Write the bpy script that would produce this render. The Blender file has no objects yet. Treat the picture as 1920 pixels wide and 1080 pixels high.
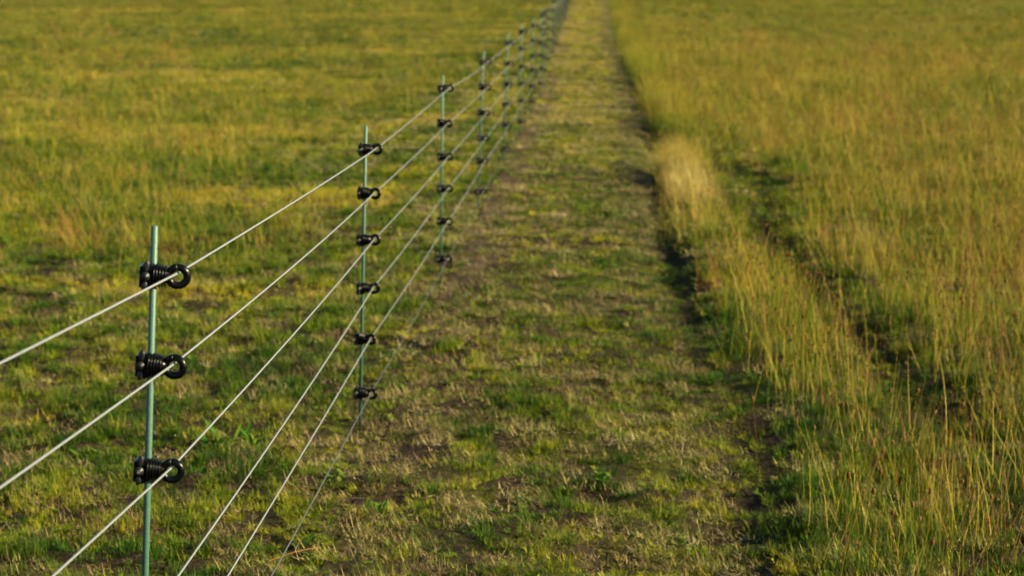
import bpy, bmesh, math, random
import numpy as np
from mathutils import Vector, Matrix
S = bpy.context.scene
COL = S.collection
rng = np.random.default_rng(11)
random.seed(5)

# ------------------------------------------------------------------ camera, sky, sun
F = 3733.0                                   # focal length in photo pixels (70 mm on 36 mm)
H = 1.7
VPX, VPY = 1140.0, -70.0                     # where the fence line meets the horizon in the photo
PITCH = math.atan((540 - VPY) / F)
YAW = math.atan((VPX - 960) / math.hypot(F, 540 - VPY))
cam = bpy.data.cameras.new('camera'); cam_o = bpy.data.objects.new('camera', cam); COL.objects.link(cam_o)
cam.sensor_width = 36.0; cam.lens = 36.0 * F / 1920.0
cam.clip_start = 0.05; cam.clip_end = 6000
cam_o.location = (0, 0, H); cam_o.rotation_euler = (math.pi / 2 - PITCH, 0, YAW)
cam.dof.use_dof = True; cam.dof.focus_distance = 4.3; cam.dof.aperture_fstop = 6.3
S.camera = cam_o

SUN_EL = math.radians(24); SUN_AZ = math.radians(100)        # azimuth clockwise from +Y
world = bpy.data.worlds.new('World'); S.world = world; world.use_nodes = True
nt = world.node_tree; nt.nodes.clear()
sky = nt.nodes.new('ShaderNodeTexSky'); sky.sky_type = 'NISHITA'; sky.sun_disc = False
sky.sun_elevation = SUN_EL; sky.sun_rotation = SUN_AZ
bg = nt.nodes.new('ShaderNodeBackground'); bg.inputs['Strength'].default_value = 0.05
wo = nt.nodes.new('ShaderNodeOutputWorld')
nt.links.new(sky.outputs[0], bg.inputs['Color']); nt.links.new(bg.outputs[0], wo.inputs['Surface'])
sun = bpy.data.lights.new('sun', 'SUN'); sun.energy = 5.0; sun.angle = math.radians(0.5); sun.color = (1.0, 0.85, 0.48)
sun_o = bpy.data.objects.new('sun', sun); COL.objects.link(sun_o)
to_sun = Vector((math.sin(SUN_AZ) * math.cos(SUN_EL), math.cos(SUN_AZ) * math.cos(SUN_EL), math.sin(SUN_EL)))
sun_o.rotation_euler = to_sun.to_track_quat('Z', 'Y').to_euler(); sun_o.location = (20, -20, 15)
S.view_settings.view_transform = 'Standard'; S.view_settings.look = 'None'
S.view_settings.gamma = 1; S.view_settings.use_curve_mapping = False
S.view_settings.exposure = 1.42
S.render.engine = 'CYCLES'
S.cycles.use_adaptive_sampling = True; S.cycles.adaptive_threshold = 0.04; S.cycles.max_bounces = 2; S.cycles.diffuse_bounces = 1; S.cycles.glossy_bounces = 1; S.cycles.transmission_bounces = 2

# ------------------------------------------------------------------ photo pixel -> place
RC = cam_o.rotation_euler.to_matrix()
def ray(px, py): return RC @ Vector((px - 960, 540 - py, -F))
def ground_at(px, py, z=0.0):
    d = ray(px, py); t = (z - H) / d.z
    return d.x * t, d.y * t
def at_depth(px, py, Y):
    d = ray(px, py); t = Y / d.y
    return Vector((d.x * t, Y, H + d.z * t))

# ------------------------------------------------------------------ noise (numpy)
def _hash(ix, iy, seed):
    n = (ix.astype(np.int64) * 374761393 + iy.astype(np.int64) * 668265263 + seed * 974634777) & 0xFFFFFFFF
    n = ((n ^ (n >> 13)) * 1274126177) & 0xFFFFFFFF
    return ((n ^ (n >> 16)) & 0xFFFFFF) / float(0xFFFFFF)
def vnoise(x, y, seed=0):
    x0 = np.floor(x); y0 = np.floor(y); fx = x - x0; fy = y - y0
    fx = fx * fx * (3 - 2 * fx); fy = fy * fy * (3 - 2 * fy)
    a = _hash(x0, y0, seed); b = _hash(x0 + 1, y0, seed); c = _hash(x0, y0 + 1, seed); d = _hash(x0 + 1, y0 + 1, seed)
    return (a * (1 - fx) + b * fx) * (1 - fy) + (c * (1 - fx) + d * fx) * fy
def fbm(x, y, scale, seed=0, octv=4):
    s = 0; amp = .5; tot = 0
    for k in range(octv):
        s = s + amp * vnoise(x / scale + 31.7 * k, y / scale - 17.3 * k, seed + k); tot += amp; amp *= .55; scale = scale * .5
    return s / tot
def sstep(a, b, x):
    t = np.clip((x - a) / (b - a), 0, 1); return t * t * (3 - 2 * t)

# ------------------------------------------------------------------ lines of the place
FENCE = [(-60, -1.6), (0.3, -1.25), (3.9, -.90), (7, -.90), (25, -.88), (41, -1.08), (58, -1.27), (91, -1.75), (130, -2.5), (260, -6)]
def fence_x(y): return np.interp(y, [p[0] for p in FENCE], [p[1] for p in FENCE])
edge_px = [(1490, 1080), (1468, 900), (1430, 740), (1350, 620), (1300, 520), (1272, 400), (1250, 320), (1243, 260),
           (1222, 200), (1194, 140), (1172, 90), (1158, 35), (1150, -5)]
EDGE = sorted([(ground_at(*p)[1], ground_at(*p)[0]) for p in edge_px])
EDGE = [(-60, .4), (3, .50)] + EDGE + [(260, -4.0)]
def edge_x(y): return np.interp(y, [p[0] for p in EDGE], [p[1] for p in EDGE])
rut_px = [(1236, 262), (1300, 292), (1375, 318), (1440, 345), (1420, 400), (1470, 470), (1560, 560), (1640, 650), (1720, 750), (1770, 800)]
RUT = [ground_at(*p) for p in rut_px]
def rut_dist(x, y):
    d = np.full(np.shape(x), 99.0)
    for (a, b), (c, e) in zip(RUT[:-1], RUT[1:]):
        vx, vy = c - a, e - b; L = vx * vx + vy * vy
        t = np.clip(((x - a) * vx + (y - b) * vy) / L, 0, 1)
        d = np.minimum(d, np.hypot(x - a - t * vx, y - b - t * vy))
    # rut opened wider for the broad shadow where it bends in from the track
    (a, b), (c, e) = ground_at(1285, 290), ground_at(1425, 338)
    vx, vy = c - a, e - b; t = np.clip(((x - a) * vx + (y - b) * vy) / (vx * vx + vy * vy), 0, 1)
    return np.minimum(d, np.maximum(0, np.hypot((x - a - t * vx), (y - b - t * vy) * .5) - .10))
P_BASE = [(255, 1696), (675, 797), (826, 527), (896, 390), (943, 302), (974, 252), (994, 212)]
P_FOOT = [ground_at(*p_) for p_ in P_BASE]
def height(x, y):
    x = np.asarray(x, float); y = np.asarray(y, float)
    near = 1 / (1 + np.maximum(y, 0) / 60)
    z = (fbm(x, y, 1.6, 3, 3) - .5) * .05 * near + (fbm(x, y, .35, 9, 3) - .5) * .05 * near
    ex = edge_x(y); fx = fence_x(y)
    z = z + (fbm(x, y, .11, 75, 2) - .5) * .06 * (1 - sstep(10, 22, y))
    z = z + .03 * np.exp(-((x - ex - .10) / .14) ** 2) - .085 * sstep(7, 14, y) * np.exp(-((x - ex + .09) / .13) ** 2) - .07 * np.exp(-(rut_dist(x, y) / .18) ** 2)
    z = z - .022 * (1 - sstep(12, 15, y)) * np.exp(-((x - ex + .16) / .20) ** 2)
    strip = np.exp(-((x - fx - .22) / .20) ** 2)
    z = z + strip * (fbm(x, y, .22, 21, 3) - .5) * .07
    for (a, b) in P_FOOT:                     # trodden hollow at each rod's foot
        g = np.exp(-((x - a) / .22) ** 2 - ((y - b + .25) / .50) ** 2); z = z * (1 - g) - .012 * g
    return z

# ------------------------------------------------------------------ helpers
def link(name, me, mat=None, parent=None, **props):
    o = bpy.data.objects.new(name, me); COL.objects.link(o)
    if mat is not None and me is not None and not me.materials: me.materials.append(mat)
    if parent is not None: o.parent = parent
    for k, v in props.items(): o[k] = v
    return o
def mesh_of(bm, name, smooth=True):
    me = bpy.data.meshes.new(name); bm.to_mesh(me); bm.free()
    if smooth:
        for p in me.polygons: p.use_smooth = True
    return me
def np_mesh(name, V, Fc, smooth=False):
    me = bpy.data.meshes.new(name); me.from_pydata([tuple(v) for v in V], [], [tuple(f) for f in Fc]); me.update()
    if smooth:
        me.polygons.foreach_set('use_smooth', [True] * len(me.polygons))
    return me
def node_mat(name):
    m = bpy.data.materials.new(name); m.use_nodes = True
    t = m.node_tree; b = t.nodes['Principled BSDF']
    return m, t, b
def ramp(t, stops, interp='LINEAR'):
    r = t.nodes.new('ShaderNodeValToRGB'); r.color_ramp.interpolation = interp
    el = r.color_ramp.elements
    while len(el) < len(stops): el.new(.5)
    for e, (p, c) in zip(el, stops): e.position = p; e.color = (*c, 1)
    return r
def noise(t, scale, detail=4, rough=.55, coords=None, dist=0):
    n = t.nodes.new('ShaderNodeTexNoise'); n.inputs['Scale'].default_value = scale
    n.inputs['Detail'].default_value = detail; n.inputs['Roughness'].default_value = rough; n.inputs['Distortion'].default_value = dist
    if coords is not None: t.links.new(coords, n.inputs['Vector'])
    return n
def math_n(t, op, a, b=None, clamp=False):
    m = t.nodes.new('ShaderNodeMath'); m.operation = op; m.use_clamp = clamp
    for i, v in enumerate((a, b)):
        if v is None: continue
        if isinstance(v, (int, float)): m.inputs[i].default_value = v
        else: t.links.new(v, m.inputs[i])
    return m.outputs[0]

# ------------------------------------------------------------------ materials
def grass_material(name, stops, patch=.35, trans=.35, seed=0, rough=.5, vary=.55):
    """colour = per-instance tint + per-blade value + wide patches of drier and greener growth"""
    m, t, b = node_mat(name)
    geo = t.nodes.new('ShaderNodeNewGeometry')
    at = t.nodes.new('ShaderNodeAttribute'); at.attribute_type = 'INSTANCER'; at.attribute_name = 'tint'
    bl = t.nodes.new('ShaderNodeAttribute'); bl.attribute_type = 'GEOMETRY'; bl.attribute_name = 'blade'
    n1 = noise(t, .28, 5, .6, geo.outputs['Position']); n2 = noise(t, 2.2, 3, .6, geo.outputs['Position'])
    v = math_n(t, 'ADD', at.outputs['Fac'], math_n(t, 'MULTIPLY', math_n(t, 'SUBTRACT', bl.outputs['Fac'], .5), vary))
    v = math_n(t, 'ADD', v, math_n(t, 'MULTIPLY', math_n(t, 'SUBTRACT', n1.outputs['Fac'], .5), patch * 3.2))
    v = math_n(t, 'ADD', v, math_n(t, 'MULTIPLY', math_n(t, 'SUBTRACT', n2.outputs['Fac'], .5), patch * 1.3), clamp=True)
    r = ramp(t, stops); t.links.new(v, r.inputs['Fac'])
    t.links.new(r.outputs['Color'], b.inputs['Base Color'])
    b.inputs['Roughness'].default_value = rough; b.inputs['Specular IOR Level'].default_value = .07
    tr = t.nodes.new('ShaderNodeBsdfTranslucent'); t.links.new(r.outputs['Color'], tr.inputs['Color'])
    mx = t.nodes.new('ShaderNodeMixShader'); mx.inputs['Fac'].default_value = trans
    out = t.nodes['Material Output']
    t.links.new(b.outputs[0], mx.inputs[1]); t.links.new(tr.outputs[0], mx.inputs[2]); t.links.new(mx.outputs[0], out.inputs['Surface'])
    return m
G_DEEP = (.020, .058, .006); G_MID = (.075, .130, .009); G_YEL = (.185, .205, .014); G_OLIVE = (.30, .26, .012)
STRAW = (.46, .345, .07); RUST = (.30, .15, .055); DRY = (.36, .24, .12)
M_short = grass_material('short_grass_blades', [(0, G_DEEP), (.25, G_MID), (.5, G_YEL), (.72, G_OLIVE), (1, STRAW)], .32, .15)
M_tall = grass_material('tall_grass_blades', [(0, (.03, .085, .008)), (.25, (.12, .17, .012)), (.5, (.29, .25, .012)), (.76, (.48, .365, .08)), (.88, (.34, .17, .06)), (1, (.27, .085, .035))], .22, .20, vary=.95)
M_straw = grass_material('bleached_straw', [(0, (.16, .17, .03)), (.3, (.36, .28, .06)), (.6, (.52, .39, .13)), (1, (.58, .46, .22))], .15, .2)
M_litter = grass_material('dry_litter', [(0, (.09, .06, .035)), (.3, (.20, .14, .07)), (.5, (.24, .22, .075)), (.7, (.36, .28, .13)), (1, (.50, .40, .22))], .3, .1)
M_weed = grass_material('broad_leaves', [(0, (.02, .06, .008)), (.45, (.05, .13, .012)), (.75, (.15, .19, .02)), (1, (.27, .23, .06))], .2, .22, rough=.38)
M_head = grass_material('seed_heads', [(0, (.06, .025, .010)), (.5, (.14, .065, .024)), (1, (.25, .14, .055))], .2, .05, rough=.8)

def ground_material(name, bias):
    m, t, b = node_mat(name)
    geo = t.nodes.new('ShaderNodeNewGeometry'); P = geo.outputs['Position']
    n1 = noise(t, 3.0, 8, .65, P); n2 = noise(t, 40, 6, .7, P, .6); n3 = noise(t, .35, 4, .6, P)
    soil = ramp(t, [(.32, (.010, .007, .005)), (.55, (.035, .024, .017)), (.8, (.14, .095, .06))]); t.links.new(n2.outputs['Fac'], soil.inputs['Fac'])
    turf = ramp(t, [(.3, (.02, .032, .005)), (.55, (.07, .075, .01)), (.8, (.20, .17, .035))]); t.links.new(n2.outputs['Fac'], turf.inputs['Fac'])
    mk = math_n(t, 'ADD', math_n(t, 'MULTIPLY', n1.outputs['Fac'], .8), math_n(t, 'MULTIPLY', n3.outputs['Fac'], .6))
    # soil shows through near by, grass closes over it with distance
    sx = t.nodes.new('ShaderNodeSeparateXYZ'); t.links.new(P, sx.inputs[0])
    far = t.nodes.new('ShaderNodeMapRange'); t.links.new(sx.outputs['Y'], far.inputs['Value'])
    far.inputs['From Min'].default_value = 8; far.inputs['From Max'].default_value = 60; far.inputs['To Max'].default_value = .45
    mk = math_n(t, 'ADD', mk, math_n(t, 'ADD', far.outputs['Result'], bias))
    mr = t.nodes.new('ShaderNodeMapRange'); t.links.new(mk, mr.inputs['Value'])
    mr.inputs['From Min'].default_value = .66; mr.inputs['From Max'].default_value = .86
    mix = t.nodes.new('ShaderNodeMixRGB'); t.links.new(mr.outputs['Result'], mix.inputs['Fac'])
    t.links.new(soil.outputs['Color'], mix.inputs[1]); t.links.new(turf.outputs['Color'], mix.inputs[2])
    t.links.new(mix.outputs[0], b.inputs['Base Color']); b.inputs['Roughness'].default_value = .95
    b.inputs['Specular IOR Level'].default_value = .1
    bp = t.nodes.new('ShaderNodeBump'); bp.inputs['Strength'].default_value = .9; bp.inputs['Distance'].default_value = .03
    hsum = math_n(t, 'ADD', n2.outputs['Fac'], math_n(t, 'MULTIPLY', n1.outputs['Fac'], 2.0)); t.links.new(hsum, bp.inputs['Height'])
    t.links.new(bp.outputs[0], b.inputs['Normal'])
    return m
M_ground = ground_material('field_soil', 0.0)
M_path = ground_material('path_turf', .02)

def strip_material():
    m, t, b = node_mat('worn_soil'); geo = t.nodes.new('ShaderNodeNewGeometry'); P = geo.outputs['Position']
    n = noise(t, 30, 7, .7, P, .5); n1 = noise(t, 1.2, 3, .6, P)
    v = math_n(t, 'ADD', math_n(t, 'MULTIPLY', n.outputs['Fac'], .75), math_n(t, 'MULTIPLY', n1.outputs['Fac'], .25))
    c = ramp(t, [(.36, (.014, .010, .008)), (.52, (.065, .044, .029)), (.70, (.21, .15, .09))]); t.links.new(v, c.inputs['Fac'])
    t.links.new(c.outputs['Color'], b.inputs['Base Color']); b.inputs['Roughness'].default_value = .95; b.inputs['Specular IOR Level'].default_value = .1
    bp = t.nodes.new('ShaderNodeBump'); bp.inputs['Strength'].default_value = .9; bp.inputs['Distance'].default_value = .03
    t.links.new(n.outputs['Fac'], bp.inputs['Height']); t.links.new(bp.outputs[0], b.inputs['Normal'])
    return m
M_strip = strip_material()
def plain(name, col, rough, bump=0, scale=300, var=.25, spec=.5):
    m, t, b = node_mat(name)
    tc = t.nodes.new('ShaderNodeTexCoord'); n = noise(t, scale, 5, .6, tc.outputs['Object'])
    lo = tuple(c * (1 - var) for c in col); hi = tuple(min(1, c * (1 + var)) for c in col)
    r = ramp(t, [(.3, lo), (.7, hi)]); t.links.new(n.outputs['Fac'], r.inputs['Fac']); t.links.new(r.outputs['Color'], b.inputs['Base Color'])
    rr = t.nodes.new('ShaderNodeMapRange'); t.links.new(n.outputs['Fac'], rr.inputs['Value'])
    rr.inputs['To Min'].default_value = rough * .8; rr.inputs['To Max'].default_value = min(1, rough * 1.25)
    t.links.new(rr.outputs['Result'], b.inputs['Roughness']); b.inputs['Specular IOR Level'].default_value = spec
    if bump:
        bp = t.nodes.new('ShaderNodeBump'); bp.inputs['Strength'].default_value = bump; bp.inputs['Distance'].default_value = .0004
        t.links.new(n.outputs['Fac'], bp.inputs['Height']); t.links.new(bp.outputs[0], b.inputs['Normal'])
    return m
M_rod = plain('green_coated_steel', (.044, .112, .086), .5, .45, 420, .34)
M_plastic = plain('black_plastic', (.002, .002, .0025), .24, .15, 500, .3, .25)
M_knob = plain('charcoal_plastic', (.010, .011, .014), .40, .3, 900, .3, .4)
M_rope = plain('white_polyrope', (.165, .182, .21), .6, .4, 1300, .35)
M_rope_low = plain('polyrope_darker', (.055, .06, .07), .7, .4, 1300, .35)  # darker tone of the rope material, for the lowest rope
M_steel = plain('screw_steel', (.45, .43, .40), .35, 0, 300, .2); M_steel.node_tree.nodes['Principled BSDF'].inputs['Metallic'].default_value = .9

# ------------------------------------------------------------------ ground sheet out to the horizon
def sheet(name, ys, xf, mat, dz=0.0, label=None):
    V = []; rows = len(ys); X = xf(ys)                # (rows, cols)
    Y = np.repeat(ys[:, None], X.shape[1], 1)
    Z = height(X, Y) + dz
    Z = Z * np.where(Y > 200, 0, 1)
    V = np.stack([X, Y, Z], -1).reshape(-1, 3)
    c = X.shape[1]; i = np.arange(rows - 1)[:, None] * c + np.arange(c - 1)[None]
    Fc = np.stack([i, i + 1, i + c + 1, i + c], -1).reshape(-1, 4)
    me = np_mesh(name, V, Fc, True)
    o = link(name, me, mat, kind='structure')
    if label: o['label'] = label
    return o
ys = np.concatenate([[-400, -100, -30, -8, -3, 0, 1, 1.8], np.geomspace(2.4, 110, 480), [130, 170, 260, 500, 1200, 4000]])
s = np.linspace(-1, 1, 281)
def gx(ys):
    W = .42 * np.clip(ys, 2, 300) + 1.6
    X = s[None] * W[:, None]
    far = np.array([4000.0, 600.0, 160.0])
    return np.concatenate([np.repeat(-far[None], len(ys), 0), X, np.repeat(far[None, ::-1], len(ys), 0)], 1)
sheet('ground', ys, gx, M_ground, 0, 'rough dry meadow ground with brown soil showing through')
yp = np.concatenate([[-30, -8, 0, 2], np.geomspace(2.6, 110, 420)])
ys_strip = yp[yp > 8.3]
def px_(ys):
    a = fence_x(ys) + .10; b = edge_x(ys) - .02
    return a[:, None] + (b - a)[:, None] * np.linspace(0, 1, 40)[None]
sheet('path', yp, px_, M_path, .004, 'mown grass track running beside the wire fence')

def strip_x(ys):
    w = .05 * (vnoise(ys * 1.3, ys * 0, 5) - .5); a = fence_x(ys) + .02 + w; b = fence_x(ys) + .20 + .12 * (vnoise(ys * .9, ys * 0, 6) - .5)
    return a[:, None] + (b - a)[:, None] * np.linspace(0, 1, 12)[None]
sheet('soil_strip', ys_strip, strip_x, M_strip, .007, 'worn reddish brown strip of bare soil along the foot of the fence')

# ------------------------------------------------------------------ tufts (source meshes, used by the stuff objects)
def blade(V, Fc, B, base, az, L, lean, w, curl, segs=3, b=.5):
    """one tapering grass blade: leans along az, bends over with curl"""
    dx, dy = math.cos(az), math.sin(az); px, py = -dy, dx
    n0 = len(V); p = Vector(base); ang = lean
    for i in range(segs):
        f = i / segs; ww = w * (1 - f * .75) * .5
        V.append((p.x + px * ww, p.y + py * ww, p.z)); V.append((p.x - px * ww, p.y - py * ww, p.z)); B += [b, b]
        st = L / segs
        p = p + Vector((dx * math.sin(ang) * st, dy * math.sin(ang) * st, math.cos(ang) * st)); ang += curl / segs
    V.append(tuple(p)); B.append(b)
    for i in range(segs - 1):
        a = n0 + 2 * i; Fc.append((a, a + 1, a + 3, a + 2))
    a = n0 + 2 * (segs - 1); Fc.append((a, a + 1, a + 2))
def finish_src(name, V, Fc, B, mats, fm=None):
    me = np_mesh(name, V, Fc)
    at = me.attributes.new('blade', 'FLOAT', 'POINT'); at.data.foreach_set('value', np.array(B, 'f'))
    for m in mats: me.materials.append(m)
    if fm is not None: me.polygons.foreach_set('material_index', fm)
    return bpy.data.objects.new(name, me)
R = random.Random(3)
def short_tuft(k):
    V, Fc, B = [], [], []
    subs = [(R.uniform(-.042, .042), R.uniform(-.042, .042), R.uniform(.5, 1.4), R.random()) for _ in range(7)]
    for i in range(112):
        cx_, cy_, hh, tb = subs[i % 7]; a = R.uniform(0, 6.28); r = .017 * math.sqrt(R.random())
        az = a + R.uniform(-.9, .9)
        L = R.uniform(.012, .048) * hh * (1.3 if R.random() < .1 else 1)
        blade(V, Fc, B, (cx_ + r * math.cos(a), cy_ + r * math.sin(a), -.006), az, L, R.uniform(.1, 1.25), R.uniform(.0014, .0038), R.uniform(.1, 1.4), 2, tb * .45 + R.random() * .55)
    return finish_src('short_tuft', V, Fc, B, [M_short])
def litter(k):
    V, Fc, B = [], [], []
    for i in range(75):
        a = R.uniform(0, 6.28); r = .075 * math.sqrt(R.random())
        blade(V, Fc, B, (r * math.cos(a), r * math.sin(a), R.uniform(.001, .012)), R.uniform(0, 6.28), R.uniform(.010, .042), R.uniform(.7, 1.6), R.uniform(.0014, .0034), R.uniform(-.3, .3), 2, R.random())
    return finish_src('litter_tuft', V, Fc, B, [M_litter])
def tall_tuft(k, mat=None):
    V, Fc, B = [], [], []
    for i in range(26):                        # basal leaves
        a = R.uniform(0, 6.28); r = .065 * math.sqrt(R.random())
        blade(V, Fc, B, (r * math.cos(a), r * math.sin(a), -.01), a + R.uniform(-1, 1), R.uniform(.06, .19), R.uniform(.08, .7), R.uniform(.0018, .0036), R.uniform(.2, 1.6), 3, R.random() * .5 - .15)
    for i in range(18):                        # flowering stems with a thin panicle
        a = R.uniform(0, 6.28); r = .12 * math.sqrt(R.random()); az = R.uniform(0, 6.28)
        L = R.uniform(.14, .38); lean = R.uniform(0, .38); curl = R.uniform(-.1, .55); b0 = .35 + R.random() * .65
        bx, by = r * math.cos(a), r * math.sin(a)
        blade(V, Fc, B, (bx, by, -.01), az, L, lean, R.uniform(.0013, .0024), curl, 4, b0)
        if R.random() < .55:
            m = lean + curl * .7; tip = Vector((bx + math.cos(az) * math.sin(m * .8) * L, by + math.sin(az) * math.sin(m * .8) * L, math.cos(m * .8) * L - .01))
            for q in range(5):
                blade(V, Fc, B, tip - Vector((0, 0, q * .009)), R.uniform(0, 6.28), R.uniform(.008, .02), R.uniform(.2, .9), .0018, 0, 1, .85 + .15 * R.random())
    return finish_src('tall_tuft', V, Fc, B, [mat or M_tall])
def stem_tuft(k):
    V, Fc, B = [], [], []
    for i in range(9):
        a = R.uniform(0, 6.28); r = .16 * math.sqrt(R.random()); az = R.uniform(0, 6.28); L = R.uniform(.13, .36); lean = abs(R.gauss(0, .22)); curl = R.uniform(-.15, .7)
        bx, by = r * math.cos(a), r * math.sin(a); b0 = R.uniform(.2, .8)
        blade(V, Fc, B, (bx, by, -.01), az, L, lean, R.uniform(.0018, .0030), curl, 5, b0)
        tip = Vector(V[-1])
        for q in range(R.choice((0, 0, 5, 8))):
            blade(V, Fc, B, tip - Vector((0, 0, q * .006)), R.uniform(0, 6.28), R.uniform(.006, .012), R.uniform(.2, 1.2), .0030, 0, 1, .85 + .15 * R.random())
    return finish_src('stem_tuft', V, Fc, B, [M_tall])
def ellipsoid(V, Fc, B, c, rx, rz, axis, b, n=6):
    ax = Vector(axis).normalized(); u = ax.orthogonal().normalized(); v = ax.cross(u); n0 = len(V)
    for j, f in enumerate((-.8, -.2, .45, .9)):
        rr = rx * math.sqrt(max(0, 1 - f * f)) * 1.0
        for i in range(n):
            q = 6.283 * i / n; p = c + ax * (f * rz) + (u * math.cos(q) + v * math.sin(q)) * rr * (1 + .18 * ((i + j) % 2)); V.append(tuple(p)); B.append(b)
    for j in range(3):
        for i in range(n):
            a = n0 + j * n + i; a2 = n0 + j * n + (i + 1) % n; Fc.append((a, a2, a2 + n, a + n))
    Fc.append(tuple(n0 + 3 * n + i for i in range(n)))
def stem_with_head(rnd, L, lean, az, curl, w=.0024, rz=.009):
    """returns (stem mesh data, head mesh data); stem is a thin three-sided tube"""
    SV, SF, SB, HV, HF, HB = [], [], [], [], [], []
    p = Vector((0, 0, -.02)); ang = lean; segs = 7; b = rnd.random()
    for i in range(segs + 1):
        d = Vector((math.cos(az) * math.sin(ang), math.sin(az) * math.sin(ang), math.cos(ang)))
        u = d.orthogonal().normalized(); v = d.cross(u); rr = w * .5 * (1 - .35 * i / segs)
        for q in range(3):
            SV.append(tuple(p + (u * math.cos(q * 2.094) + v * math.sin(q * 2.094)) * rr)); SB.append(b)
        if i < segs: p = p + d * (L / segs); ang += curl / segs * rnd.uniform(.2, 1.8)
    for i in range(segs):
        for q in range(3):
            a = i * 3 + q; a2 = i * 3 + (q + 1) % 3; SF.append((a, a2, a2 + 3, a + 3))
    ellipsoid(HV, HF, HB, p + d * rz * .6, rz * .52, rz, d, rnd.random())
    for q in range(10):                       # rough flower scales
        a = rnd.uniform(0, 6.28); c = p + d * rz * rnd.uniform(0, 1.3)
        blade(HV, HF, HB, c, a, rz * .85, rnd.uniform(.5, 1.3), .0022, .2, 1, rnd.random())
    return (SV, SF, SB), (HV, HF, HB)
def head_tuft(k):
    V, Fc, B, fm = [], [], [], []
    for i in range(3):
        (a, b, c), (d, e, f) = stem_with_head(R, R.uniform(.14, .32), R.uniform(0, .25), R.uniform(0, 6.28), R.uniform(-.1, .3), .0022, R.uniform(.006, .010))
        ox, oy = R.uniform(-.12, .12), R.uniform(-.12, .12)
        for (vv, ff, bb, mi) in ((a, b, c, 0), (d, e, f, 1)):
            n0 = len(V); V += [(x + ox, y + oy, z) for x, y, z in vv]; Fc += [tuple(n0 + q for q in g) for g in ff]; B += bb; fm += [mi] * len(ff)
    return finish_src('head_tuft', V, Fc, B, [M_tall, M_head], fm)
def leaf(V, Fc, B, base, az, L, w, lean, curl, b):
    """broad lance-shaped leaf with a folded midrib"""
    dx, dy = math.cos(az), math.sin(az); px, py = -dy, dx; p = Vector(base); ang = lean; n0 = len(V); segs = 6
    for i in range(segs + 1):
        f = i / segs; ww = w * .5 * (math.sin(math.pi * min(1, (f * .9 + .08))) ** .8); up = ww * .35
        V += [(p.x + px * ww, p.y + py * ww, p.z + up), (p.x, p.y, p.z), (p.x - px * ww, p.y - py * ww, p.z + up)]; B += [b] * 3
        p = p + Vector((dx * math.sin(ang), dy * math.sin(ang), math.cos(ang))) * (L / segs); ang += curl / segs
    for i in range(segs):
        a = n0 + 3 * i; Fc += [(a, a + 1, a + 4, a + 3), (a + 1, a + 2, a + 5, a + 4)]
def weed_tuft(k):
    V, Fc, B = [], [], []
    for i in range(9):
        leaf(V, Fc, B, (R.uniform(-.01, .01), R.uniform(-.01, .01), -.003), R.uniform(0, 6.28), R.uniform(.03, .065), R.uniform(.008, .017), R.uniform(.5, 1.2), R.uniform(.1, .8), R.random())
    return finish_src('weed_tuft', V, Fc, B, [M_weed])

def src(name, fn, n):
    c = bpy.data.collections.new(name)
    for k in range(n):
        o = fn(k); o.name = '%s_%02d' % (name, k); c.objects.link(o)
    return c, n
C_short = src('short_src', short_tuft, 7); C_litter = src('litter_src', litter, 4); C_tall = src('tall_src', tall_tuft, 8)
C_straw = src('straw_src', lambda k: tall_tuft(k, M_straw), 4); C_stem = src('stem_src', stem_tuft, 6); C_head = src('head_src', head_tuft, 5); C_weed = src('weed_src', weed_tuft, 4)

def scatter(name, label, cat, P, scl, tint, csrc, tilt=.12):
    coll, nsrc = csrc; n = len(P)
    me = bpy.data.meshes.new(name); me.vertices.add(n); me.vertices.foreach_set('co', P.astype('f').ravel())
    rot = np.stack([rng.normal(0, tilt, n), rng.normal(0, tilt, n), rng.uniform(0, 6.283, n)], -1)
    for nm, ty, key, arr in (('rot', 'FLOAT_VECTOR', 'vector', rot), ('scl', 'FLOAT_VECTOR', 'vector', scl),
                             ('idx', 'INT', 'value', rng.integers(0, nsrc, n)), ('tint', 'FLOAT', 'value', tint)):
        a = me.attributes.new(nm, ty, 'POINT'); a.data.foreach_set(key, np.asarray(arr, 'i' if ty == 'INT' else 'f').ravel())
    o = link(name, me, None, kind='stuff', label=label, category=cat)
    g = bpy.data.node_groups.new(name + '_nodes', 'GeometryNodeTree')
    g.interface.new_socket('Geometry', in_out='INPUT', socket_type='NodeSocketGeometry'); g.interface.new_socket('Geometry', in_out='OUTPUT', socket_type='NodeSocketGeometry')
    gi = g.nodes.new('NodeGroupInput'); go = g.nodes.new('NodeGroupOutput'); ip = g.nodes.new('GeometryNodeInstanceOnPoints')
    ci = g.nodes.new('GeometryNodeCollectionInfo'); ci.inputs['Collection'].default_value = coll
    ci.inputs['Separate Children'].default_value = True; ci.inputs['Reset Children'].default_value = True
    def attr(nm, ty):
        a = g.nodes.new('GeometryNodeInputNamedAttribute'); a.data_type = ty; a.inputs['Name'].default_value = nm
        return [s_ for s_ in a.outputs if s_.enabled and s_.name == 'Attribute'][0]
    L = g.links.new
    L(gi.outputs[0], ip.inputs['Points']); L(ci.outputs[0], ip.inputs['Instance']); ip.inputs['Pick Instance'].default_value = True
    L(attr('idx', 'INT'), ip.inputs['Instance Index']); L(attr('scl', 'FLOAT_VECTOR'), ip.inputs['Scale'])
    e2r = g.nodes.new('FunctionNodeEulerToRotation'); L(attr('rot', 'FLOAT_VECTOR'), e2r.inputs[0]); L(e2r.outputs[0], ip.inputs['Rotation'])
    L(ip.outputs[0], go.inputs[0])
    md = o.modifiers.new('scatter', 'NODES'); md.node_group = g
    return o

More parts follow.
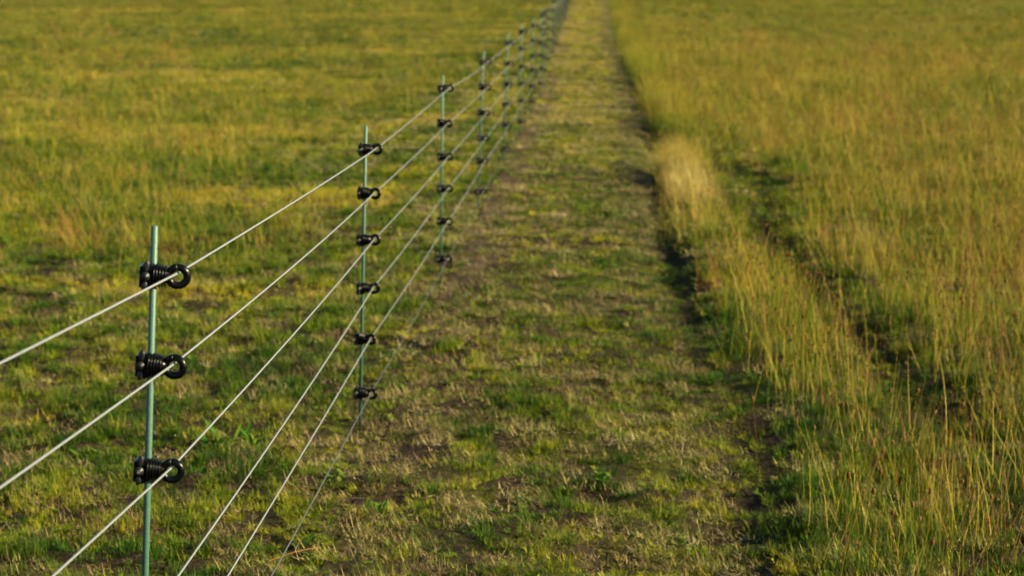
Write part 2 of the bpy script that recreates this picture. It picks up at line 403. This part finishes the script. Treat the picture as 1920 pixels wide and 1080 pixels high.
def sample(n0, dmin, dmax, dref=9.0, power=1.0, hw=.315, pad=1.3, cx=-.0475):
    """points in the ground the lens (and a step to its side) can see; density n0 per m2, thinning with distance"""
    d = np.geomspace(dmin, dmax, 400); dens = n0 * np.minimum(1, (dref / d)) ** power * 2 * (hw * d + pad)
    cum = np.concatenate([[0], np.cumsum((dens[1:] + dens[:-1]) * .5 * np.diff(d))]); n = int(cum[-1])
    y = np.interp(rng.uniform(0, cum[-1], n), cum, d); x = cx * y + rng.uniform(-1, 1, n) * (hw * y + pad)
    s_ = np.maximum(1, y / dref) ** (.5 * power)
    return x, y, s_
def pts(x, y): return np.stack([x, y, height(x, y)], -1)

posts_xy = [(ground_at(*p_), 0, 0) for p_ in P_BASE]
# where things grow
def right_tall(x, y):
    wob = (fbm(x, y, .5, 40, 3) - .5) * (.34 - .24 * sstep(9, 16, y))
    t = sstep(-.02, np.where(y < 12.5, .20, .06), x - edge_x(y) + wob)
    r = rut_dist(x, y); t = t * (1 - .95 * (1 - sstep(.07, .17, r - .04 - .17 * sstep(11.5, 14, y) + (fbm(x, y, .4, 41, 2) - .5) * .15)))
    return t
def left_tall(x, y):
    f = fbm(x, y, 2.5, 50, 3)
    return sstep(.7, 2.2, fence_x(y) - x + (f - .5) * 2.5) * sstep(8.0, 13.0, y + (f - .5) * 5)
def bare(x, y):
    """1 where the turf is worn through"""
    b = sstep(.56, .70, fbm(x, y, .34, 60, 4))
    fx = fence_x(y); strip = np.exp(-((x - fx - .22) / .15) ** 2)
    b = np.maximum(b * np.where(x < fx, .45, .6), strip * sstep(.34, .55, fbm(x, y, .30, 61, 3)))
    b = np.maximum(b, (1 - sstep(.06, .18, rut_dist(x, y))) * .75)
    ed = np.exp(-((x - edge_x(y) + .10) / .16) ** 2); b = np.maximum(b, ed * sstep(.35, .6, fbm(x, y, .3, 62, 3) + .15 * sstep(10, 14, y)) * (.45 + .55 * sstep(7.5, 12, y)))  # soil bared to darken the shadow band inside the track's right edge
    b = b * (1 - .75 * sstep(12, 45, y))
    b = np.maximum(b, sstep(10, 14, y) * sstep(.30, .12, np.abs(x - edge_x(y) + .13) / (1 + y / 90)))  # farther off, a cleared strip stands in for the tall grass's cast shadow
    return np.maximum(b, .28 * sstep(.12, .04, np.abs(x - fence_x(y) - .16) - .06 * (fbm(x, y, .8, 63, 2) - .5)) * sstep(9, 14, y))

# short grass over everything
x, y, s_ = sample(470, 2.6, 112, 7.5, 1.4)
clump = fbm(x, y, .11, 75, 2); keep = (rng.random(len(x)) > bare(x, y) * .95) & (rng.random(len(x)) < .34 + 1.0 * sstep(.36, .56, clump) + .5 * sstep(12, 30, y)); x, y, s_ = x[keep], y[keep], s_[keep]
onpath = (x > fence_x(y)) & (x < edge_x(y))
hgt = np.where(onpath, .85, 1.12) * rng.uniform(.6, 1.35, len(x)) * (.7 + .9 * fbm(x, y, .8, 70, 3)) * (.30 + 1.05 * fbm(x, y, .11, 75, 2)) * (1 - .5 * np.exp(-((x - fence_x(y)) / .13) ** 2))
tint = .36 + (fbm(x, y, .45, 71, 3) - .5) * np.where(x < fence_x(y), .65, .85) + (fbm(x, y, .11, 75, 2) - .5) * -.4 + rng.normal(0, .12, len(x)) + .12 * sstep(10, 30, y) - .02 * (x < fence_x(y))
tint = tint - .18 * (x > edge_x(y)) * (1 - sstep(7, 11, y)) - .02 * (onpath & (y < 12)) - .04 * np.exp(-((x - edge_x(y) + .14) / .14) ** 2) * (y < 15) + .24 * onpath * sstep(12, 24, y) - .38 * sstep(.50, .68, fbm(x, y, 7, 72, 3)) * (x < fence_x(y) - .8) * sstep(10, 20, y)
tint = tint - .30 * sstep(.40, .58, fbm(x, y, 9, 74, 3)) * (x < -3.2) * sstep(18, 34, y)
tint = tint + (x < fence_x(y) - .6) * .40 * sstep(.52, .66, fbm(x * .35, y * .8, 1.6, 73, 3)) * sstep(7, 11, y)
for (pb, _a, _h) in posts_xy:
    dx_ = x - pb[0]; dy_ = pb[1] - y
    hgt = hgt * np.where((np.abs(dx_) < .15) & (dy_ > -.08) & (dy_ < .75), .22, 1)
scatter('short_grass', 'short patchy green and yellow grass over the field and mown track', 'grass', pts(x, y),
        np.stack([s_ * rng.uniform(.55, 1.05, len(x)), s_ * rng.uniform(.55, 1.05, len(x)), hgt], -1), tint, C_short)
# dry litter on the worn places
x, y, s_ = sample(135, 2.6, 112, 8.0, 1.2)
onp = (x > fence_x(y) + .1) & (x < edge_x(y) - .05)
keep = rng.random(len(x)) < (np.where(onp, .50 + .3 * sstep(8, 20, y), .42) + .4 * bare(x, y)) * (1 - np.exp(-((x - edge_x(y) + .08) / .1) ** 2)) * sstep(.05, .22, rut_dist(x, y))
keep = keep & ((rut_dist(x, y) > .15) | (rng.random(len(x)) < .3)); x, y, s_ = x[keep], y[keep], s_[keep]
scatter('dry_litter', 'flat brown and tan dead grass lying on bare soil patches', 'dead grass', pts(x, y),
        np.stack([s_, s_, rng.uniform(.6, 1.8, len(x))], -1), (.38 + .24 * sstep(10, 24, y)) + rng.normal(0, .2, len(x)), C_litter, .06)
# small broad-leaved weeds
x, y, s_ = sample(110, 2.8, 40, 8.0, 1.3)
w = .25 + .75 * sstep(.42, .58, fbm(x, y, .7, 80, 3)); keep = (rng.random(len(x)) < w) & (right_tall(x, y) < .6); x, y, s_ = x[keep], y[keep], s_[keep]
sc = rng.uniform(.22, .62, len(x)) * (1 + .5 * (rng.random(len(x)) < .06)) * s_
scatter('leafy_weeds', 'small bright green broad leaves scattered through the short grass', 'weeds', pts(x, y),
        np.stack([sc, sc, sc], -1), .52 + rng.normal(0, .24, len(x)), C_weed)
# tall meadow grass on both sides
x, y, s_ = sample(88, 2.8, 112, 8.0, 1.25)
ye = np.exp(rng.uniform(math.log(15.5), math.log(110), 7000)); xe = edge_x(ye) + rng.uniform(0, .20, len(ye)) * (1 + ye / 50)
x = np.concatenate([x, xe]); y = np.concatenate([y, ye]); s_ = np.concatenate([s_, np.maximum(1, ye / 12) ** .4])
tr = right_tall(x, y); tl = left_tall(x, y) * .95
cl = sstep(.38, .54, fbm(x, y, .36, 90, 3)); near_thin = .25 + .60 * sstep(6.5, 10, y) + .15 * sstep(13, 20, y)
keep = rng.random(len(x)) < np.maximum(tr, tl) * (.26 + .74 * cl) * near_thin
x, y, s_, tr = x[keep], y[keep], s_[keep], tr[keep]
isr = x > -.4
hgt = np.where(isr, .54 + .25 * (1 - sstep(25, 60, y)), .58) * rng.uniform(.35, 1.4, len(x)) * (.3 + 1.4 * fbm(x, y, .45, 91, 3))
hgt = hgt * (1 + .05 * np.exp(-((x - edge_x(y) - .12) / .15) ** 2) * sstep(13, 18, y))
hgt = hgt * (1 - .38 * sstep(12.2, 13.2, y) * (1 - sstep(15.6, 16.4, y)) * sstep(.30, .42, x - edge_x(y)) * (1 - sstep(1.2, 1.7, x)))
wid = s_ * rng.uniform(.8, 1.3, len(x))
strawy = np.exp(-((x - edge_x(y) - .08) / .12) ** 2) * sstep(10, 12.5, y) * (1 - sstep(15.5, 17.5, y))
tint = .33 + (fbm(x, y, .7, 92, 3) - .5) * .8 + (fbm(x, y, .2, 93, 2) - .5) * .8 + rng.normal(0, .22, len(x))
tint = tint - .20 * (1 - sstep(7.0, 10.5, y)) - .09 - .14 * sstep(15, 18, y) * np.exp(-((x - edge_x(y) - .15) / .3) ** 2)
tint = tint * (1 - strawy) + strawy * .42
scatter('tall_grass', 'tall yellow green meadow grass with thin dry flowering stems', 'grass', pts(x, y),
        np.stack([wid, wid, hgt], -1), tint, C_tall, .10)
# pale bleached tuft where the tall grass begins
yb = rng.uniform(11.3, 16.6, 420); wv = .05 + .22 * sstep(16.8, 13.5, yb); xb = edge_x(yb) + .02 + rng.random(420) ** 1.3 * wv
hb = rng.uniform(.35, .95, 420) * (.6 + .4 * sstep(11, 14, yb)); kb = rng.random(420) < .06 + .62 * sstep(13.2, 16.2, yb); xb, yb, hb = xb[kb], yb[kb], hb[kb]
scatter('pale_straw_grass', 'pale bleached straw grass at the point where the tall grass edge meets the rut', 'grass', pts(xb, yb),
        np.stack([hb * 0 + 1, hb * 0 + 1, hb], -1), .5 + rng.normal(0, .15, len(xb)), C_straw, .10)
# single dry stems standing above it
x, y, s_ = sample(52, 4.6, 40, 8.0, 1.3)
keep = rng.random(len(x)) < sstep(-.05, .25, x - edge_x(y)) * (.35 + .65 * sstep(.35, .6, fbm(x, y, .6, 97, 2))) * right_tall(x, y) ** 2 * sstep(.12, .24, rut_dist(x, y)); x, y, s_ = x[keep], y[keep], s_[keep]
sc = rng.uniform(.6, 1.1, len(x))
scatter('dry_stems', 'thin bent straw and rust coloured stems standing in the tall grass', 'grass', pts(x, y),
        np.stack([sc * s_, sc * s_, sc], -1), .62 + rng.normal(0, .16, len(x)), C_stem, .12)
# small brown heads among the tall grass
x, y, s_ = sample(34, 7.3, 60, 9.0)
keep = rng.random(len(x)) < right_tall(x, y) * (.35 + .65 * sstep(.4, .6, fbm(x, y, .9, 95, 2))); x, y, s_ = x[keep], y[keep], s_[keep]
sc = rng.uniform(.7, 1.15, len(x))
scatter('wild_seed_heads', 'thin stalks with small rusty seed heads all through the tall grass', 'weeds', pts(x, y),
        np.stack([sc, sc, sc], -1), .55 + rng.normal(0, .2, len(x)), C_head, .08)

# ------------------------------------------------------------------ insulator
def lathe_x(prof, n=24):
    bm = bmesh.new(); rings = []
    for (xx, rr) in prof:
        rings.append([bm.verts.new((xx, rr * math.cos(6.28319 * i / n), rr * math.sin(6.28319 * i / n))) for i in range(n)])
    for a, b in zip(rings[:-1], rings[1:]):
        for i in range(n): bm.faces.new((a[i], a[(i + 1) % n], b[(i + 1) % n], b[i]))
    bm.faces.new(rings[0][::-1]); bm.faces.new(rings[-1])
    bmesh.ops.recalc_face_normals(bm, faces=bm.faces)
    return bm
def box(bm, c, d, rot=None, bev=.0015):
    r = bmesh.ops.create_cube(bm, size=1); vs = r['verts']
    for v in vs: v.co = Vector((v.co.x * d[0], v.co.y * d[1], v.co.z * d[2]))
    if rot is not None: bmesh.ops.rotate(bm, verts=vs, cent=(0, 0, 0), matrix=rot)
    bmesh.ops.translate(bm, verts=vs, vec=c)
    es = list({e for v in vs for e in v.link_edges})
    bmesh.ops.bevel(bm, geom=es, offset=bev, segments=2, affect='EDGES', profile=.6)
def ell(bm, c, d, rot=None, n=12):
    r = bmesh.ops.create_uvsphere(bm, u_segments=n, v_segments=max(6, n // 2 + 1), radius=.5); vs = r['verts']
    for v in vs: v.co = Vector((v.co.x * d[0], v.co.y * d[1], v.co.z * d[2]))
    if rot is not None: bmesh.ops.rotate(bm, verts=vs, cent=(0, 0, 0), matrix=rot)
    bmesh.ops.translate(bm, verts=vs, vec=c)
def cyl_y(bm, c, r, d, n=20):
    q = bmesh.ops.create_cone(bm, cap_ends=True, segments=n, radius1=r, radius2=r, depth=d)
    bmesh.ops.rotate(bm, verts=q['verts'], cent=(0, 0, 0), matrix=Matrix.Rotation(math.pi / 2, 3, 'X')); bmesh.ops.translate(bm, verts=q['verts'], vec=c)
# clamp that grips the rod
bm = bmesh.new()
box(bm, (-.0145, 0, -.001), (.018, .026, .040), None, .0012)
box(bm, (-.0245, 0, -.002), (.006, .030, .037), None, .001)
box(bm, (-.015, .002, -.0195), (.016, .022, .009), Matrix.Rotation(.25, 3, 'Y'), .002)
box(bm, (-.006, 0, 0), (.008, .034, .044), None, .003)
box(bm, (-.014, -.0135, .0085), (.013, .004, .004), None, .001)
for v in bm.verts: v.co.x = v.co.x * .86
ME_clamp = mesh_of(bm, 'clamp', False)
# wing screw
bm = bmesh.new()
cyl_y(bm, (-.0135, -.0165, 0), .0078, .010); ell(bm, (-.0125, -.0165, .0175), (.0115, .006, .021), Matrix.Rotation(.12, 3, 'Y'))
ell(bm, (-.0140, -.0165, -.0175), (.0105, .006, .018), Matrix.Rotation(.12, 3, 'Y'))
cyl_y(bm, (-.0135, -.0220, 0), .0055, .003)
ME_knob = mesh_of(bm, 'wing_screw')
bm = bmesh.new(); cyl_y(bm, (-.0135, -.0243, 0), .0036, .0016, 12); ME_screw = mesh_of(bm, 'screw_head', False)
# ribbed neck
prof = [(-.003, .014)]
for k in range(5):
    x0 = -.0015 + k * .0050; r_ = .0228 - k * .0011
    prof += [(x0, r_ - .0045), (x0 + .0004, r_ - .0008), (x0 + .0010, r_), (x0 + .0028, r_), (x0 + .0034, r_ - .0008), (x0 + .0038, r_ - .0045)]
prof += [(.0245, .0095), (.0285, .0080)]
bm = lathe_x(prof, 28)
bm.verts.ensure_lookup_table()
ME_neck = mesh_of(bm, 'neck')
# ring with a thread-in slit at its top
def ring_mesh(n=44, m=14, gap=.03):
    bm = bmesh.new(); rings = []; MJ, MN = .0160, .0067; a0 = math.radians(97)
    for i in range(n + 1):
        a = a0 + gap + (6.28319 - 2 * gap * .25 - gap) * i / n
        sh = .0010 * math.sin(math.pi * .5 * (2 * i / n - 1)) * (1 if (i < 4 or i > n - 4) else 0)
        rings.append([bm.verts.new((.0420 + (MJ + MN * math.cos(b)) * math.cos(a), sh + MN * .95 * math.sin(b), (MJ + MN * math.cos(b)) * math.sin(a))) for b in [6.28319 * j / m for j in range(m)]])
    for a, b in zip(rings[:-1], rings[1:]):
        for j in range(m): bm.faces.new((a[j], a[(j + 1) % m], b[(j + 1) % m], b[j]))
    bm.faces.new(rings[0][::-1]); bm.faces.new(rings[-1]); bmesh.ops.recalc_face_normals(bm, faces=bm.faces)
    return bm
ME_ring = mesh_of(ring_mesh(), 'ring')
# the whole insulator as one light mesh, for far posts
bm = bmesh.new(); box(bm, (-.016, 0, 0), (.024, .032, .040), None, .004); ell(bm, (-.015, -.018, .016), (.013, .008, .020), None, 8)
me1 = mesh_of(lathe_x([(-.004, .014), (0, .021), (.012, .019), (.022, .015), (.028, .008)], 10), 't'); me2 = mesh_of(ring_mesh(16, 7), 't2')
bm.from_mesh(me1); bm.from_mesh(me2); ME_far = mesh_of(bm, 'far_insulator')
for me, m in ((ME_clamp, M_plastic), (ME_knob, M_knob), (ME_screw, M_steel), (ME_neck, M_plastic), (ME_ring, M_plastic), (ME_far, M_plastic)):
    me.materials.clear(); me.materials.append(m)

# ------------------------------------------------------------------ fence posts
# (top pixel, base pixel, insulator heights in pixels)
P_PX = [((290, 423), (255, 1696), [521, 690, 888, 1122, 1285, 1460]),
        ((686, 236), (675, 797), [281, 363, 451, 542, 637, 739]),
        ((830, 141), (826, 527), [166, 231, 294, 354, 415, 486]),
        ((907, 95), (896, 390), [116, 163, 211, 259, 302, 360]),
        ((953, 62), (943, 302), [80, 119, 158, 196, 234, 279]),
        ((978, 44), (974, 252), [59, 91, 125, 157, 189, 228]),
        ((1001, 33), (994, 212), [48, 76, 104, 131, 161, 190])]
posts = []
for (tp, bp, ins) in P_PX:
    gx_, gy_ = ground_at(*bp); top = at_depth(tp[0], tp[1], gy_); base = Vector((gx_, gy_, 0))
    ax = (top - base)
    hs = []
    for py in ins:
        h = at_depth(960, py, gy_).z; hs.append(h / ax.z * ax.length)
    posts.append((base, ax, hs))
# one post behind the left frame edge, where the three near wires come from
posts_yaw = [0.05, -.06, .04, .12, .25, .1, -.1]
y_ = posts[-1][0].y; k = 0
while y_ < 100:
    y_ += 3.35 + random.uniform(-.25, .25); bx_ = float(fence_x(y_)) + random.uniform(-.02, .02)
    hh = 1.06 + random.uniform(-.05, .05); ax = Vector((random.uniform(-.02, .03), random.uniform(-.02, .02), hh))
    h0 = hh - .075
    hs = [h0 - d * (h0 - .13) / .90 + random.uniform(-.01, .01) for d in (0, .17, .35, .53, .70, .90)]
    posts.append((Vector((bx_, y_, 0)), ax, hs)); posts_yaw.append(random.uniform(-.25, .35))
# the near wires leave the picture at these pixels; the post they come from stands beside the camera
edge_w = [(0, 675), (0, 905), (95, 1080), (None), (None), (None)]
RB = .0062
def rod_mesh(L, n=16):
    bm = bmesh.new(); prof = [(-.10, RB), (L - .0012, RB), (L, RB - .0012)]
    rr = [[bm.verts.new((r * math.cos(6.28319 * i / n), r * math.sin(6.28319 * i / n), z)) for i in range(n)] for z, r in prof]
    for a, b in zip(rr[:-1], rr[1:]):
        for i in range(n):
            f = bm.faces.new((a[i], a[(i + 1) % n], b[(i + 1) % n], b[i])); f.smooth = True
    bm.faces.new(rr[0][::-1]); bm.faces.new(rr[-1])
    return mesh_of(bm, 'rod', False)
ORD = ['nearest', 'second', 'third', 'fourth', 'fifth', 'sixth', 'seventh', 'eighth', 'ninth', 'tenth']
LAB = ['nearest thin green steel fence rod at the left, in sharp focus, carrying black ring insulators',
       'second green fence rod from the camera, left of centre, six slightly soft black insulators',
       'third green fence rod from the camera, foot in the worn soil strip beside the track',
       'fourth green fence rod from the camera, leaning a little, between the third and fifth rods',
       'fifth green fence rod from the camera, blurred, with six small black insulators',
       'sixth green fence rod from the camera, blurred, just left of the crowded distant rods',
       'seventh green fence rod from the camera, first of the rods that overlap in the picture',
       'eighth green fence rod from the camera, very blurred beside the reddish soil strip']
ring_pts = []          # per post, six wire points
for k, (base, ax, hs) in enumerate(posts):
    e = bpy.data.objects.new('fence_post', None); COL.objects.link(e); e.empty_display_size = .1
    e.location = base; e.rotation_mode = 'QUATERNION'
    q = Vector((0, 0, 1)).rotation_difference(ax.normalized()) @ Matrix.Rotation(posts_yaw[k], 3, 'Z').to_quaternion()
    e.rotation_quaternion = q
    e['label'] = LAB[k] if k < len(LAB) else 'faint distant green fence rod in the blurred crowd of rods at the top edge'
    e['category'] = 'fence post'; e['group'] = 'green rods of the wire fence'
    me = rod_mesh(ax.length); link('rod', me, M_rod, e)
    M = Matrix.Translation(base) @ q.to_matrix().to_4x4(); row = []
    for j, h in enumerate(hs):
        if k < 8:
            yaw = (.16, -.10, .08, .2, -.2, .1)[j] if k == 0 else random.uniform(-.5, .45)
            i_ = link('insulator', ME_clamp, None, e); i_.location = (0, 0, h); i_.rotation_euler = (0, random.uniform(-.09, .09), yaw)
            for nm, m_ in (('ribbed_neck', ME_neck), ('ring', ME_ring), ('wing_screw', ME_knob)): link(nm, m_, None, i_)
            if k > 0 or j in (2,): link('screw_head', ME_screw, None, i_)
        else:
            yaw = random.uniform(-.3, .3)
            i_ = link('insulator', ME_far, None, e); i_.location = (0, 0, h); i_.rotation_euler = (0, 0, yaw)
        lp = Vector((.042 * math.cos(yaw), .042 * math.sin(yaw), h + .001)) + Vector((-.001, 0, .0035))
        row.append(M @ lp)
    ring_pts.append(row)

# ------------------------------------------------------------------ wires
def rope_mesh(path, step, rad, strands, sides, twist):
    """a laid rope along a polyline: lobed section that turns as it goes"""
    P = [Vector(p) for p in path]; cum = [0]
    for a, b in zip(P[:-1], P[1:]): cum.append(cum[-1] + (b - a).length)
    L = cum[-1]; n = max(2, int(L / step)); V = []
    px = np.interp(np.linspace(0, L, n + 1), cum, [p.x for p in P]); py = np.interp(np.linspace(0, L, n + 1), cum, [p.y for p in P]); pz = np.interp(np.linspace(0, L, n + 1), cum, [p.z for p in P])
    C = np.stack([px, py, pz], -1); T = np.gradient(C, axis=0); T /= np.linalg.norm(T, axis=1)[:, None]
    U = np.cross(T, np.array([0, 0, 1.0])); U /= np.linalg.norm(U, axis=1)[:, None]; W = np.cross(U, T)
    a = np.arange(sides) * 2 * math.pi / sides; ph = np.linspace(0, L, n + 1) / twist * 2 * math.pi
    A = a[None] + ph[:, None] * (1 if strands else 0)
    r = rad * (1 + (.16 * np.cos(a * strands)[None] if strands else 0)) * np.ones((n + 1, 1))
    V = C[:, None] + (np.cos(A) * r)[..., None] * U[:, None] + (np.sin(A) * r)[..., None] * W[:, None]
    i = (np.arange(n)[:, None] * sides + np.arange(sides)[None]); j = (np.arange(n)[:, None] * sides + (np.arange(sides)[None] + 1) % sides)
    Fc = np.stack([i, j, j + sides, i + sides], -1).reshape(-1, 4)
    return V.reshape(-1, 3), Fc
WL = ['topmost white rope of the wire fence, through the highest insulators',
      'second white rope from the top of the wire fence',
      'third white rope from the top of the wire fence, just below the second',
      'fourth white rope from the top, just right of the nearest rod at the bottom',
      'fifth white rope from the top, second above the ground',
      'lowest rope of the wire fence, darker in tone, running close above the grass']
Y0 = 0.25
p0 = []
for w in range(6):
    p1 = ring_pts[0][w]; X0 = -1.22
    if edge_w[w]:
        d1 = ray(*[(VPX + (p1.x / p1.y) * 0) if False else edge_w[w][0], edge_w[w][1]]); nrm = d1.cross(p1 - Vector((0, 0, H)))
        # plane through the lens, the ring and the exit pixel: z on that plane at (X0, Y0)
        z = H - (nrm.x * X0 + nrm.y * Y0) / nrm.z
        p0.append(Vector((X0, Y0, z)))
    else:
        p0.append(None)
print('wire start heights', [round(p.z, 3) if p else None for p in p0])
for w in range(6):
    if p0[w] is None: p0[w] = Vector((-1.22, Y0, max(.1, ring_pts[0][w].z - .02)))
for w in range(6):
    path = [p0[w]]; src_pts = [p0[w]] + [r[w] for r in ring_pts]
    for a, b in zip(src_pts[:-1], src_pts[1:]):
        sag = random.uniform(.004, .012)
        for f in (.1, .2, .3, .4, .5, .6, .7, .8, .9, 1.0):
            p = a.lerp(b, f); p.z -= 4 * f * (1 - f) * sag; path.append(p)
    near = path[:21]; far_ = path[20:]
    V1, F1 = rope_mesh(near, .0026, .0021, 3, 9, .013); V2, F2 = rope_mesh(far_, .08, .0018, 0, 6, 1)
    V = np.concatenate([V1, V2]); Fc = np.concatenate([F1, F2 + len(V1)])
    link('fence_rope', np_mesh('fence_rope', V, Fc, True), M_rope if w < 5 else M_rope_low, None, label=WL[w], category='rope', group='ropes strung along the wire fence')

# ------------------------------------------------------------------ plants that can be picked out
def attr_mesh(name, V, Fc, B):
    me = np_mesh(name, V, Fc, True); a = me.attributes.new('blade', 'FLOAT', 'POINT'); a.data.foreach_set('value', np.array(B, 'f')); return me
def own_tint(base, val):
    """same plant material with its tint fixed, for single plants that are not scattered"""
    m = base.copy(); m.name = base.name + '_single'
    for n_ in m.node_tree.nodes:
        if n_.type == 'ATTRIBUTE' and n_.attribute_name == 'tint':
            v = m.node_tree.nodes.new('ShaderNodeValue'); v.outputs[0].default_value = val
            for l in list(n_.outputs['Fac'].links): m.node_tree.links.new(v.outputs[0], l.to_socket)
    return m
M_weed1 = own_tint(M_weed, .46); M_head1 = own_tint(M_head, .5); M_stem1 = own_tint(M_tall, .62)
plants = [((440, 835), .26, 26, 'large leafy green weed clump between the nearest and second fence rods'),
          ((705, 965), .11, 13, 'low leafy weed on the soil strip, right of the lowest rope'),
          ((985, 945), .12, 13, 'green rosette with upright leaves at the bottom centre of the track'),
          ((625, 900), .10, 12, 'small leafy weed right beside the lowest rope near a dry straw'),
          ((1130, 905), .10, 12, 'green broad leaved tuft on the track right of bottom centre'),
          ((175, 860), .13, 15, 'leafy green weed in the short grass left of the nearest rod')]
for (pp, Lf, n, lab) in plants:
    gx_, gy_ = ground_at(*pp); e = bpy.data.objects.new('weed_plant', None); COL.objects.link(e); e.location = (gx_, gy_, float(height(gx_, gy_)))
    e['label'] = lab; e['category'] = 'plant'; e['group'] = 'leafy weeds near the fence'
    for i in range(int(n * 1.6)):
        V, Fc, B = [], [], []
        r0 = Lf * .55
        leaf(V, Fc, B, (random.uniform(-r0, r0) * .6, random.uniform(-r0, r0) * .6, -.004), random.uniform(0, 6.28), Lf * random.uniform(.25, .5), random.uniform(.010, .018), random.uniform(.4, 1.2), random.uniform(.1, .9), random.random())
        link('leaf', attr_mesh('leaf', V, Fc, B), M_weed1, e)
# stalks whose head pixels are read from the photo: (head x, head y, foot x, foot y)
stalks = [(1590, 895, 1584, 1075), (1545, 920, 1580, 1010), (1635, 835, 1612, 990), (1675, 835, 1690, 960), (1660, 850, 1655, 930),
          (1745, 775, 1722, 850), (1575, 855, 1578, 920), (1500, 850, 1512, 970), (1490, 790, 1500, 880), (1520, 805, 1518, 940),
          (1763, 748, 1770, 830), (1810, 760, 1813, 900), (1805, 905, 1780, 1040), (1740, 925, 1690, 1060), (1710, 950, 1722, 1060),
          (1718, 975, 1700, 1075), (1748, 1020, 1738, 1100), (1820, 965, 1830, 1080), (1790, 895, 1768, 960), (1838, 740, 1842, 900),
          (1865, 760, 1868, 850), (1750, 890, 1748, 980), (1637, 925, 1640, 1060), (1605, 920, 1600, 1000), (1555, 1007, 1535, 1080),
          (1675, 965, 1676, 1050), (1858, 935, 1860, 1040), (1895, 950, 1888, 1060), (1880, 795, 1872, 900), (1720, 735, 1730, 830),
          (1412, 750, 1420, 820), (1577, 760, 1560, 860), (1665, 735, 1640, 860), (1555, 740, 1550, 820), (1680, 1040, 1684, 1110),
          (1610, 1025, 1606, 1100), (1650, 888, 1652, 960), (1795, 860, 1800, 950)]
SL = {0: 'tall straight stalk with the boldest brown seed head, lower right of the track edge',
      1: 'leaning stalk with a brown head, just left of the boldest one',
      2: 'pale curved stalk with a light brown head standing above the dark gap',
      12: 'stalk with a pair of rusty heads leaning right, near the right edge',
      16: 'short red brown stalk with a plump head at the bottom edge'}
ORDW = ['', 'second', 'third', 'fourth', 'fifth', 'sixth', 'seventh', 'eighth', 'ninth', 'tenth', 'eleventh', 'twelfth', 'thirteenth', 'fourteenth', 'fifteenth', 'sixteenth', 'seventeenth', 'eighteenth', 'nineteenth', 'twentieth']
order = sorted(range(len(stalks)), key=lambda q: stalks[q][0])
def stalk_label(i):
    hx, hy, fx_, fy_ = stalks[i]; k_ = order.index(i); n_ = len(order)
    size = 'tall' if fy_ - hy > 120 else ('short' if fy_ - hy < 92 else 'middling'); how = 'upright' if abs(hx - fx_) < 8 else ('left leaning' if hx < fx_ else 'right leaning')
    side, c_ = ('left', k_) if k_ < n_ / 2 else ('right', n_ - 1 - k_)
    return '%s %s seed stalk, %s from the %s among the stalks at lower right' % (size, how, ORDW[c_] + ' one' if c_ else 'first', side)
for i, (hx, hy, fx_, fy_) in enumerate(stalks):
    gx_, gy_ = ground_at(fx_, fy_); hd = at_depth(hx, hy, gy_); gz = float(height(gx_, gy_))
    v = hd - Vector((gx_, gy_, gz)); L = v.length + .02; lean = math.atan2(abs(v.x), v.z); az = 0 if v.x > 0 else math.pi
    (a, b, c), (d_, e_, f_) = stem_with_head(random, L, lean, az + random.uniform(-.4, .4), random.uniform(-.1, .1), .0027, random.uniform(.0075, .011))
    t = bpy.data.objects.new('seed_stalk', None); COL.objects.link(t); t.location = (gx_, gy_, gz)
    t['label'] = SL.get(i) or stalk_label(i); t['category'] = 'wild flower'; t['group'] = 'seed stalks in the tall grass'
    link('stem', attr_mesh('stem', a, b, c), M_stem1, t); link('seed_head', attr_mesh('seed_head', d_, e_, f_), M_head1, t)
# long dry straws lying by the lowest rope
for (a, b, lab) in (((505, 1057), (600, 1042), 'long dry straw lying on soil at the bottom, across the lowest rope'),
                    ((520, 930), (605, 933), 'pale dry straw lying flat left of the lowest rope')):
    A = Vector((*ground_at(*a), 0)); Bp = Vector((*ground_at(*b), 0)); A.z = float(height(A.x, A.y)) + .022; Bp.z = float(height(Bp.x, Bp.y)) + .03
    mid = A.lerp(Bp, .5); mid.z += .006
    V, Fc = rope_mesh([A, A.lerp(mid, .5), mid, mid.lerp(Bp, .5), Bp], .01, .0013, 0, 5, 1)
    link('dry_straw', attr_mesh('dry_straw', V, Fc, [.8] * len(V)), M_stem1, None, label=lab, category='straw')
for o_ in bpy.data.objects:
    if o_.get('kind') == 'stuff': print(o_.name, len(o_.data.vertices))
print('objects', len(bpy.data.objects))
